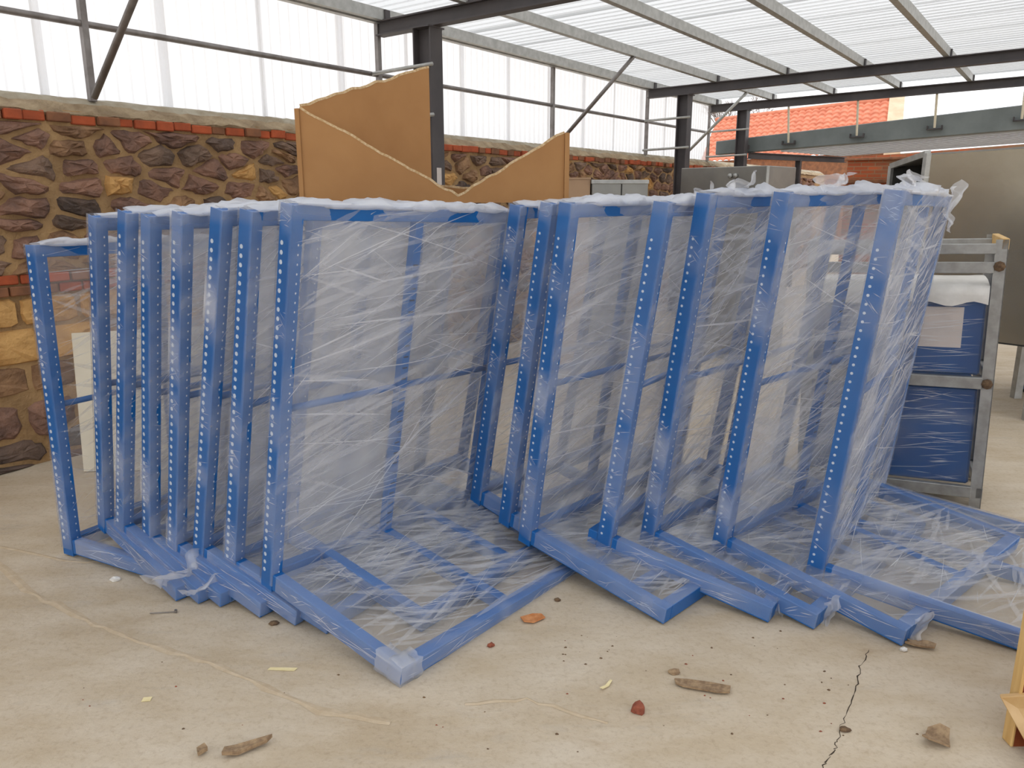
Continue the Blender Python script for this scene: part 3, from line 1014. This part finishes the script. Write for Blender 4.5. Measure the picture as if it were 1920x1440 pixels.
def sheet_off(y, z, seed):
    t = (y / W) * 2 % 1 if .02 < y / W < .98 else 0
    inn = max(0., sin(pi * t)) ** .6 if 0 < t < 1 else 0
    k = noise.noise(Vector((y * 3.2 + seed * 3, z * 7 + y * 2, seed))) + .5 * noise.noise(Vector((y * 9, z * 22 + y * 6, seed)))
    return inn * (-.010 + .011 * k)

def veil_at(y, z, seed, base, amp):
    c_, s_ = .94, .34
    a, b = y * c_ + z * s_, -y * s_ + z * c_
    k = noise.noise(Vector((a * 1.6 + seed * 7.1, b * 11, seed))) + .6 * noise.noise(Vector((a * 4 + seed, b * 26, seed + 3)))
    k2 = noise.noise(Vector((y * 2.2 + seed, z * 2.2, seed * 3.3)))
    return min(.7, max(.015, base + amp * max(0, k + .15) + amp * .8 * max(0, k2 + .05)))

def upright_film(Hp, seed, base=.13, amp=.22, nl=1., back=True):
    """a loop of film round the upright: 4 sides, drawn in between the posts, with its pull lines"""
    rn = random.Random(seed)
    mb = MB()
    mb.veil = []
    g = .005
    per = []
    for i in range(5):
        per.append((-g + (PW + 2 * g) * i / 5, -g, 0, -1))
    for i in range(36):
        per.append((PW + g, -g + (W + 2 * g) * i / 36, 1, 0))
    for i in range(4):
        per.append((PW + g - (PW + 2 * g) * i / 4, W + g, 0, 1))
    for i in range(16):
        per.append((-g, W + g - (W + 2 * g) * i / 16, -1, 0))
    n = len(per)
    rows = 50
    bands = [(rn.uniform(.05, Hp), rn.uniform(.05, .16), rn.uniform(.1, .28)) for _ in range(5)]
    for j in range(rows + 1):
        z = .02 + (Hp + .004 - .02) * j / rows
        for i in range(n):
            x, y, nx, ny_ = per[i]
            d = sheet_off(y, z, seed) if nx else .0012 * noise.noise(Vector((x * 40, z * 25, seed)))
            mb.v.append((x + nx * d, y + ny_ * d, z))
            if nx:
                v = veil_at(y * nx, z, seed, base, amp)
            else:
                v = .012 + .05 * max(0, noise.noise(Vector((x * 9, z * 6, seed))))
                for (zc, hw, am) in bands:
                    v += am * max(0, 1 - abs(z - zc + x * .5) / hw) ** .5 if abs(z - zc + x * .5) < hw else 0
            if z > Hp - .05:
                v += .12
            mb.veil.append(min(.6, v))
    for j in range(rows):
        for i in range(n):
            if not back and i >= 46:
                continue
            a, b = j * n + i, j * n + (i + 1) % n
            mb.f.append([a, b, b + n, a + n]); mb.mi.append(0)
    front = lambda y, z: (PW + g + .0022 + sheet_off(y, z, seed), y, z)
    angs = [(20, 7, 4), (6, 6, 2.2), (38, 7, 1.2 * nl), (-12, 7, 1)]
    pull_lines(mb, rn, int(85 * nl), .01, W, .03, Hp, front, angs, .15, 1.2, .0034)
    pull_lines(mb, rn, int(16 * nl), .01, W, .03, Hp, front, angs, .25, 1.2, .009)
    front2 = lambda y, z: (PW + g + .0034 + sheet_off(y, z, seed), y, z)
    pull_lines(mb, rn, int(80 * nl), .01, W, .03, Hp, front2, angs, .25, 1.3, .026, 2)
    if back:
        pull_lines(mb, rn, int(24 * nl), 0, W, .03, Hp, lambda y, z: (-g - .002 - sheet_off(y, z, seed), y, z), [(14, 12, 1), (-20, 8, .6)], .15, .9, .004)
    for (zc, hw, am) in bands:
        pull_lines(mb, rn, 9, -g, PW + g, max(.03, zc - hw), min(Hp, zc + hw), lambda x, z: (x, -g - .0016, z), [(10, 22, 1), (-25, 12, .7)], .03, .11, .0022)
    return mb.mesh('stretch_film', ['film', 'film_line', 'film_fold'], True)

def base_film(D, seed, nl=1., cap=True, veil=.08, amp=.15):
    rn = random.Random(seed + 50)
    mb = MB()
    mb.veil = []
    g = .005
    sec = [(-g, .01), (-g, .04), (-g, .075)] + [(W * i / 24, .076) for i in range(1, 24)] + [(W + g, .075), (W + g, .04), (W + g, .01)]
    rows = 20
    def top(x, y):
        t = (y / W * 2) % 1 if .02 < y / W < .98 else 0
        inn = (sin(pi * t) if t else 0) * sin(pi * min(1, max(0, x / D)))
        return inn * (-.020 + .012 * noise.noise(Vector((x * 5 + seed, y * 6, seed * 2.))))
    for j in range(rows + 2):
        x = PW + .03 + (D + g - PW - .03) * min(j, rows) / rows
        for i, (y, z) in enumerate(sec):
            if j == rows + 1:
                k = noise.noise(Vector((y * 9, seed, 1)))
                mb.v.append((D + g + .004 * k, y, min(z, .012 + .01 * k)))
            else:
                mb.v.append((x, y, z + top(x, y)))
            v = veil_at(x * 1.2 + y * .3, y, seed + 20, veil, amp)
            if j >= rows - 1 or i < 4 or i > len(sec) - 5:
                v += .04
            mb.veil.append(min(.6, v))
    n = len(sec)
    for j in range(rows + (1 if cap else 0)):
        for i in range(n - 1):
            a = j * n + i
            mb.f.append([a, a + 1, a + n + 1, a + n]); mb.mi.append(0)
    pull_lines(mb, rn, int(56 * nl), PW + .04, D, 0, W, lambda x, y: (x, y, .0785 + top(x, y)), [(70, 9, 3), (50, 8, 1.5), (100, 9, 1)], .12, .8, .0034)
    pull_lines(mb, rn, int(60 * nl), PW + .04, D, .01, W - .01, lambda x, y: (x, y, .0795 + top(x, y)), [(70, 9, 3), (50, 8, 1.5), (100, 9, 1)], .2, .9, .024, 2)
    pull_lines(mb, rn, int(26 * nl), PW + .04, D, .01, .072, lambda x, z: (x, -g - .002, z), [(4, 12, 1), (40, 12, .5)], .05, .3, .003)
    if cap:
        pull_lines(mb, rn, int(36 * nl), 0, W, .01, .072, lambda y, z: (D + g + .006, y, z), [(4, 12, 1), (40, 12, .5)], .05, .3, .003)
    return mb.mesh('base_film', ['film', 'film_line', 'film_fold'], True)

def bunch(Hp, seed, y0=0.02, y1=W - .02):
    """white gathered film along the top rail"""
    mb = MB()
    mb.uv = []
    n, m = 56, 9
    for i in range(n + 1):
        y = y0 + (y1 - y0) * i / n
        env = min(1, 6 * i / n + .25, 6 * (n - i) / n + .25)
        for j in range(m):
            a = 2 * pi * j / m
            k = noise.noise(Vector((y * 6 + seed * 5, cos(a) * .9, sin(a) * .9 + seed)))
            k2 = noise.noise(Vector((y * 22 + seed, cos(a) * 2, sin(a) * 2)))
            r = .5 * (1 + .7 * k + .55 * k2)
            zz_ = Hp + .004 + max(-.012, (.040 * r * sin(a) + (.016 * k if sin(a) > 0 else 0)) * env)
            mb.v.append((PW / 2 + (.085 * r * cos(a)) * (.8 + .2 * env), y, zz_))
            mb.uv.append((y, j * .03))
    for i in range(n):
        for j in range(m):
            a = i * m + j
            b = i * m + (j + 1) % m
            mb.f.append([a, b, b + m, a + m]); mb.mi.append(0)
    return mb.mesh('film_bunch', 'film_white', True)

def tuft(c, size, seed, flat=.5, dirv=(0, 0, 1)):
    """a loose gathered end of film: a soft folded fan"""
    mb = MB()
    n = 22
    d = Vector(dirv).normalized()
    u = d.cross(Vector((1, 0, 0))).normalized()
    w = d.cross(u)
    for i in range(n + 1):
        for j in range(n + 1):
            a, b = i / n - .5, j / n
            p = Vector((a * 2.4 + seed, b * 2.0, seed * 1.7))
            f = .75 + b * .7
            edge = .85 + .35 * noise.noise(Vector((a * 6, seed, 3)))
            q = Vector(c) + (u * (a * f * 1.5 + .22 * noise.noise(p)) + d * (b * edge * .62 + .2 * noise.noise(p + Vector((5, 2, 1)))) + w * flat * (.55 * noise.noise(p * 1.6 + Vector((9, 9, 9))) * (.4 + b) + .22 * sin(a * 9 + seed + 3 * b) * (.3 + b))) * size
            mb.v.append(tuple(q))
    for i in range(n):
        for j in range(n):
            k = i * (n + 1) + j
            mb.f.append([k, k + n + 1, k + n + 2, k + 1]); mb.mi.append(0)
    return mb.mesh('film_tuft', 'film_loose', True)

def corner_wrap(D, seed):
    """several turns of film gathered white round the outer base corner"""
    mb = MB()
    for (ax, L) in ((0, .13), (1, .10)):
        n, m = 14, 16
        b0 = len(mb.v)
        for i in range(n + 1):
            t = i / n
            for j in range(m):
                q = j / m * 4
                side, f = int(q), q - int(q)
                cy_, cz_ = [(-1 + 2 * f, -1), (1, -1 + 2 * f), (1 - 2 * f, 1), (-1, 1 - 2 * f)][side]
                k = noise.noise(Vector((t * 4 + seed, cy_ * 1.5 + ax * 5, cz_ * 1.5)))
                hw = (PD / 2 if ax == 0 else .025) + .009 + .006 * k
                hz_ = .034 + .008 + .006 * k
                z = .036 + cz_ * hz_
                z = max(z, .0)
                fr_ = 1 + .25 * noise.noise(Vector((cy_, cz_, seed)))
                if ax == 0:
                    mb.v.append((D + .008 - L * t * fr_, PD / 2 + cy_ * hw, z))
                else:
                    mb.v.append((D - .025 + cy_ * hw, -.008 + L * t * fr_, z))
        for i in range(n):
            for j in range(m):
                a, b = b0 + i * m + j, b0 + i * m + (j + 1) % m
                mb.f.append([a, b, b + m, a + m]); mb.mi.append(0)
    return mb.mesh('corner_wrap', 'film_loose', True)

FR = [  # id, front corner x, y, yaw, tilt, roll, base depth, height
    (1, -1.399, 2.961, -27.0, 0.0, -1.0, .74, 1.385),
    (2, -1.363, 2.865, -39.8, 11.7, -0.3, .699, 1.418),
    (3, -1.264, 2.843, -36.7, 13.4, -0.2, .641, 1.442),
    (4, -1.167, 2.818, -37.1, 11.4, -0.1, .586, 1.451),
    (5, -0.983, 2.737, -34.7, 11.1, -0.1, .614, 1.457),
    (6, -0.830, 2.679, -32.9, 12.6, -0.1, .623, 1.462),
    (7, -0.696, 2.620, -32.7, 10.9, 0.0, .590, 1.473),
    (16, -0.342, 2.634, -36.3, 11.4, -0.6, .854, 1.397),
    (8, -0.376, 2.306, -38.7, 8.9, -1.9, .792, 1.476),
    (9, 0.365, 3.045, -44.2, 10.9, -0.1, .810, 1.441),
    (10, 0.484, 2.843, -44.8, 9.8, 0.0, .781, 1.467),
    (11, 0.580, 2.691, -44.2, 8.4, 0.1, .777, 1.481),
    (12, 0.987, 2.702, -36.2, 8.1, 0.0, .775, 1.488),
    (13, 1.143, 2.653, -45.0, 7.7, 0.4, .816, 1.518),
    (14, 1.422, 2.541, -49.3, 6.9, 0.6, .838, 1.527),
    (15, 2.080, 2.328, -35.9, 5.2, -0.8, 1.073, 1.559)]
LBL = {1: 'low upright blue frame standing apart at the stone wall end of the row',
       2: 'second blue wrapped frame from the stone wall end, right behind the low one',
       3: 'third blue wrapped frame from the stone wall end of the row',
       4: 'fourth blue wrapped frame from the stone wall end of the row',
       5: 'fifth blue wrapped frame from the stone wall end of the row',
       6: 'sixth blue wrapped frame, second before the big front one',
       7: 'seventh blue wrapped frame, just before the big front one',
       16: 'blue frame seen dimly through the film of the big front frame',
       8: 'big front blue frame with its whole film covered base lying toward the viewer',
       9: 'blue wrapped frame just behind and right of the big front frame',
       10: 'blue frame squeezed close between two others at the middle of the row',
       11: 'blue frame whose bare square base corner lies open on the concrete mid row',
       12: 'fourth blue wrapped frame counted back from the wooden board end',
       13: 'third to last blue wrapped frame before the galvanised rack',
       14: 'next to last blue wrapped frame before the galvanised rack',
       15: 'last blue wrapped frame, steeply seen beside the galvanised rack and wooden board'}
TUFT = {2: [(.03, .1, 0, .05)], 12: [(.03, .35, 1, .10)], 13: [(.03, .25, 1, .11)], 14: [(.03, .35, 1, .12)], 15: [(.03, .25, 1, .12)], 3: [(.5, .02, 0, .15)], 4: [(.5, .0, 0, .12)]}
for (i, cx, cy, th, ta, ro, D, Hp) in FR:
    th, ta, ro = radians(th), radians(ta), radians(ro)
    ac = Vector((cos(th), sin(th), 0)); ab = Vector((-sin(th), cos(th), 0)); u0 = Vector((0, 0, 1))
    ac2 = ac * cos(ta) - u0 * sin(ta); u2 = u0 * cos(ta) + ac * sin(ta)
    ab3 = ab * cos(ro) + u2 * sin(ro); u3 = u2 * cos(ro) - ab * sin(ro)
    A = Vector((cx, cy, 0)) - ac2 * D
    lift = .004
    if i == 1:
        lift = .02
    if i == 15:
        lift = -.022
    Mx = Matrix.Identity(4)
    for q in range(3):
        Mx[q][0], Mx[q][1], Mx[q][2], Mx[q][3] = ac2[q], ab3[q], u3[q], A[q] + (lift if q == 2 else 0)
    r = root('rack_frame', LBL[i], 'frame', mat=Mx, group='blue film wrapped frames in a row')
    for far in (False, True):
        mb = MB()
        if not far:
            mb.quad_box(0, PW, 0, .004, -.012, Hp)
            mb.quad_box(PW - .004, PW, .004, PD, -.012, Hp)
        else:
            mb.quad_box(0, PW, W - .004, W, 0, Hp)
            mb.quad_box(PW - .004, PW, W - PD, W - .004, 0, Hp)
        po = add('upright_post', mb.mesh('upright_post', 'blue'), r)
        add('bolt_holes', (HOLES_SMALL if i > 8 and i != 16 else HOLES)[far], po, kind='stuff')
    mb = MB()
    mb.quad_box(PW - .004, PW, W / 2 - .02, W / 2 + .02, .05, Hp - .055)
    mb.quad_box(PW - .034, PW - .004, W / 2 - .02, W / 2 - .016, .05, Hp - .055)
    po = add('mid_post', mb.mesh('mid_post', 'blue'), r)
    add('slots', SLOTS, po, kind='stuff')
    add('top_rail', boxm('top_rail', .018, PW - .005, .005, W - .005, Hp - .052, Hp), r)
    add('cross_tube', MB().tube((PW * .55, .004, Hp * .497), (PW * .55, W - .004, Hp * .497), .0135, 10).mesh('cross_tube', 'blue', True), r)
    add('back_rail', boxm('back_rail', -.048, -.001, 0, W, 0, .065) if i == 12 else boxm('back_rail', .002, .046, .005, W - .005, 0, .065), r)
    add('side_rail', boxm('side_rail', PW + .001, D, 0, PD, 0, .068), r)
    add('side_rail', boxm('side_rail', .001, D, W - PD, W, 0, .068), r)
    add('front_rail', boxm('front_rail', D - .05, D, PD, W - PD, 0, .068), r)
    add('centre_rail', boxm('centre_rail', .001, D - .05, W / 2 - .022, W / 2 + .022, .012, .068), r)
    0 and add('gusset', MB().prism([(PW, .046, .068), (PW + .09, .046, .068), (PW, .046, .15)], (0, .003, 0)).mesh('gusset', 'blue'), r)
    hz = {1: (.06, .10, .8), 13: (.145, .22, 1.25), 14: (.15, .23, 1.3), 15: (.17, .26, 1.5)}.get(i, (.135, .21, 1.05))
    add('stretch_film', upright_film(Hp, i, *hz, back=i not in (3, 4, 5, 6, 10, 12, 13)), r)
    add('base_film', base_film(D, i, 1.3 if i in (8, 15) else 1., i not in (11, 12, 13, 14), *((.17, .26) if i == 15 else (.08, .15))), r)
    add('film_bunch', bunch(Hp, i), r)
    for (x, y, top, sz) in TUFT.get(i, []):
        add('film_tuft', tuft((x, y, Hp if top else .05), sz, i + y, .6, (.3, .4 if y > 1 else -.1, .8)), r)
    if i == 15:
        add('film_tuft', tuft((PW, W - .05, Hp - .02), .12, 4.4, .6, (.3, .85, -.45)), r)
    if i == 8:
        add('corner_wrap', corner_wrap(D, i), r)
    if i in (12, 13, 14):
        add('film_tuft', tuft((D - .01, .07, .04), .085, i * 2.3, .5, (.6, .35, -.1)), r)

# ------------------------------------------------------------------ wooden crate side at the right edge
r = root('wooden_board', 'red brown plywood board with a pine edge batten at the right', 'board', loc=(1.49, 2.04, 0))
add('edge_batten', MB().quad_box(0, .010, -.03, .014, 0, 1.3).mesh('edge_batten', 'pine', bevel=.003), r)
add('plywood_face', MB().quad_box(.0105, .70, -.026, .012, .0, 1.3).mesh('plywood_face', 'plywood'), r)
add('foot_batten', MB().quad_box(.66, .70, .012, .30, 0, .05).mesh('foot_batten', 'pine', bevel=.003), r)
mb = MB()
n = 10
pp = [(-.055, -.02, .16), (.05, -.07, .205), (.16, -.08, .18), (.16, -.10, .04), (.015, -.09, .022)]
mb.prism(pp, (.004, .012, .004))
tagged('cardboard_flap', mb.mesh('cardboard_flap', 'packing_tape', bevel=.002), 'brown taped cardboard flap leaning on the foot of the wooden board', 'cardboard', loc=(1.50, 2.045, 0))
mb = MB().prism([(0, 0, 0), (.20, -.02, 0), (.20, .09, 0), (.02, .07, 0)], (0, 0, .085))
tagged('brown_block', mb.mesh('brown_block', 'debris_brown', bevel=.006), 'brown wooden block on the floor under the taped cardboard flap', 'block', loc=(1.50, 1.865, 0))

# ------------------------------------------------------------------ litter on the floor
def lump(r, seed, sq=.5, mat='pebble'):
    bm = bmesh.new()
    bmesh.ops.create_icosphere(bm, subdivisions=2, radius=1)
    for v in bm.verts:
        k = 1 + .45 * noise.noise(v.co * 1.4 + Vector((seed, seed * 2, 0)))
        v.co = Vector((v.co.x * r[0] * k, v.co.y * r[1] * k, max(v.co.z * r[2] * k, -r[2] * .5) + r[2] * .5))
    me = bpy.data.meshes.new('lump')
    bm.to_mesh(me); bm.free()
    me.materials.append(M[mat])
    return me
def flake(outline, th, mat, curl=.0, seed=0):
    mb = MB()
    n = len(outline)
    cx = sum(p[0] for p in outline) / n; cy = sum(p[1] for p in outline) / n
    zf = lambda x, y: abs(curl * ((x - cx) + .3 * (y - cy))) + .004 * (1 + noise.noise(Vector((x * 40, y * 40, seed)))) * (1 if curl else .2)
    pts = []
    for ring, f in ((0, 1), (1, .55)):
        for (x, y) in outline:
            pts.append((cx + (x - cx) * f, cy + (y - cy) * f))
    pts.append((cx, cy))
    top = [(x, y, zf(x, y) + th) for x, y in pts]
    bot = [(x, y, zf(x, y)) for x, y in pts]
    m = len(pts)
    F = []
    for i in range(n):
        j = (i + 1) % n
        F += [[i, j, n + j, n + i], [n + i, n + j, 2 * n], [m + j, m + i, m + n + i, m + n + j], [m + n + j, m + n + i, m + 2 * n], [j, i, m + i, m + j]]
    mb.pts(top + bot, F)
    return mb.mesh('flake', mat)
def put(name, me, label, cat, x, y, rz=0., group=None):
    o = tagged(name, me, label, cat, group)
    o.location = (x, y, .0008)
    o.rotation_euler = (0, 0, rz)
    return o
def rough_poly(w, h, n, seed, j=.2):
    rn = random.Random(seed)
    return [(w / 2 * cos(2 * pi * i / n) * (1 + rn.uniform(-j, j)), h / 2 * sin(2 * pi * i / n) * (1 + rn.uniform(-j, j))) for i in range(n)]
put('orange_scrap', flake([(-.045, -.02), (-.01, -.034), (.045, -.012), (.04, .018), (.005, .028), (-.048, .016)], .004, 'debris_orange', .08), 'orange brown scrap on the floor by the big front frame', 'scrap', .083, 2.733, .3)
put('paper_strip', flake([(-.05, -.007), (.045, -.009), (.052, .009), (-.045, .007)], .001, 'tape'), 'cream paper strip on the concrete left of the front corner', 'strip', -.80, 2.405, -.05)
put('paper_strip', flake([(-.03, -.005), (0, -.008), (.032, .0), (.03, .008), (-.005, .004), (-.034, .006)], .0015, 'tape', .1), 'cream splinter of paper on the floor right of the front corner', 'strip', .319, 2.309, .85)
put('paper_scrap', flake([(-.014, -.01), (.014, -.012), (.016, .01), (-.012, .012)], .001, 'tape'), 'tiny square cream paper scrap at lower left of the floor', 'scrap', -1.196, 2.237, .2)
put('bark_chip', flake([(-.065, -.02), (-.02, -.024), (.06, .006), (.075, .024), (.03, .02), (-.03, .012), (-.06, .004)], .012, 'debris_brown', .12, 2), 'long flat bark chip on the concrete at the near left', 'chip', -.79, 1.995, .25)
put('bark_chip', flake([(-.02, -.012), (.015, -.004), (.016, .014), (-.006, .02)], .014, 'debris_brown', .3, 4), 'small curled bark chip left of the long bark chip', 'chip', -.913, 1.979, .9)
put('cardboard_strip', flake([(-.085, -.01), (-.06, -.022), (.05, -.026), (.09, -.02), (.094, .016), (.03, .024), (-.05, .02), (-.09, .012)], .006, 'debris_brown', .05, 6), 'flattened brown cardboard strip on the open floor', 'cardboard', .635, 2.30, -.25)
put('brick_chip', lump((.024, .02, .024), 3, .5, 'debris_red'), 'dark red brick chip on the open floor', 'chip', .404, 2.175)
put('crumpled_paper', flake(rough_poly(.09, .07, 9, 5, .3), .006, 'debris_brown', .5, 8), 'crumpled brown paper piece near the wooden board foot', 'paper', 1.283, 2.032, .4)
put('cardboard_crumb', lump((.022, .016, .008), 8, .5, 'debris_brown'), 'brown crumb beside the flattened cardboard strip', 'crumb', .56, 2.385)
put('pebble', lump((.02, .014, .008), 1), 'oval pebble under the frame ends left of the front frame', 'pebble', -.915, 2.70)
put('nail', MB().tube((-.05, 0, .004), (.045, .012, .004), .002, 6).tube((.045, .012, .001), (.048, .0125, .012), .006, 8).mesh('nail', 'pipe'), 'bent steel nail on the floor near the left frame ends', 'nail', -1.377, 2.773)
put('pebble', lump((.013, .011, .01), 12, .5, 'debris_red'), 'reddish pebble close to the front frame front rail', 'pebble', -.078, 2.548)
put('foam_scrap', lump((.02, .014, .012), 15, .5, 'foam'), 'white foam scrap beside the low leftmost frame', 'scrap', -1.70, 3.05)
put('brown_scrap', flake(rough_poly(.11, .05, 10, 9, .45), .008, 'debris_brown', .2, 3), 'brown scrap with twine under the next to last frame corner', 'scrap', 1.49, 2.545, -.3)
put('pebble', lump((.014, .011, .009), 21, .5, 'foam'), 'white pebble at the last but one frame corner', 'pebble', 1.42, 2.52)
put('pebble', lump((.018, .012, .008), 22), 'dark pebble to the right of the floor crack', 'pebble', 1.025, 2.085)
put('pebble', lump((.013, .010, .008), 23), 'dark pebble between the front frame and the open base corner', 'pebble', .185, 2.88)
rp = random.Random(77)
grit = MB()
for k in range(70):
    x, y = rp.uniform(-1.6, 1.4), rp.uniform(1.85, 2.5)
    if k < 40:
        x, y = rp.uniform(.1, 1.15), rp.uniform(1.95, 2.65)
    r_ = rp.uniform(.0015, .0055)
    q = [(x + r_ * rp.uniform(.6, 1.5) * cos(t * pi / 3 + k), y + r_ * rp.uniform(.5, 1.2) * sin(t * pi / 3 + k), .0005) for t in range(6)] + [(x, y, r_)]
    grit.pts(q, [[t, (t + 1) % 6, 6] for t in range(6)], rp.choice([0, 0, 1]))
tagged('grit', grit.mesh('grit', ['pebble', 'debris_red']), 'dark grit scattered over the open concrete floor', 'grit', kind='stuff')
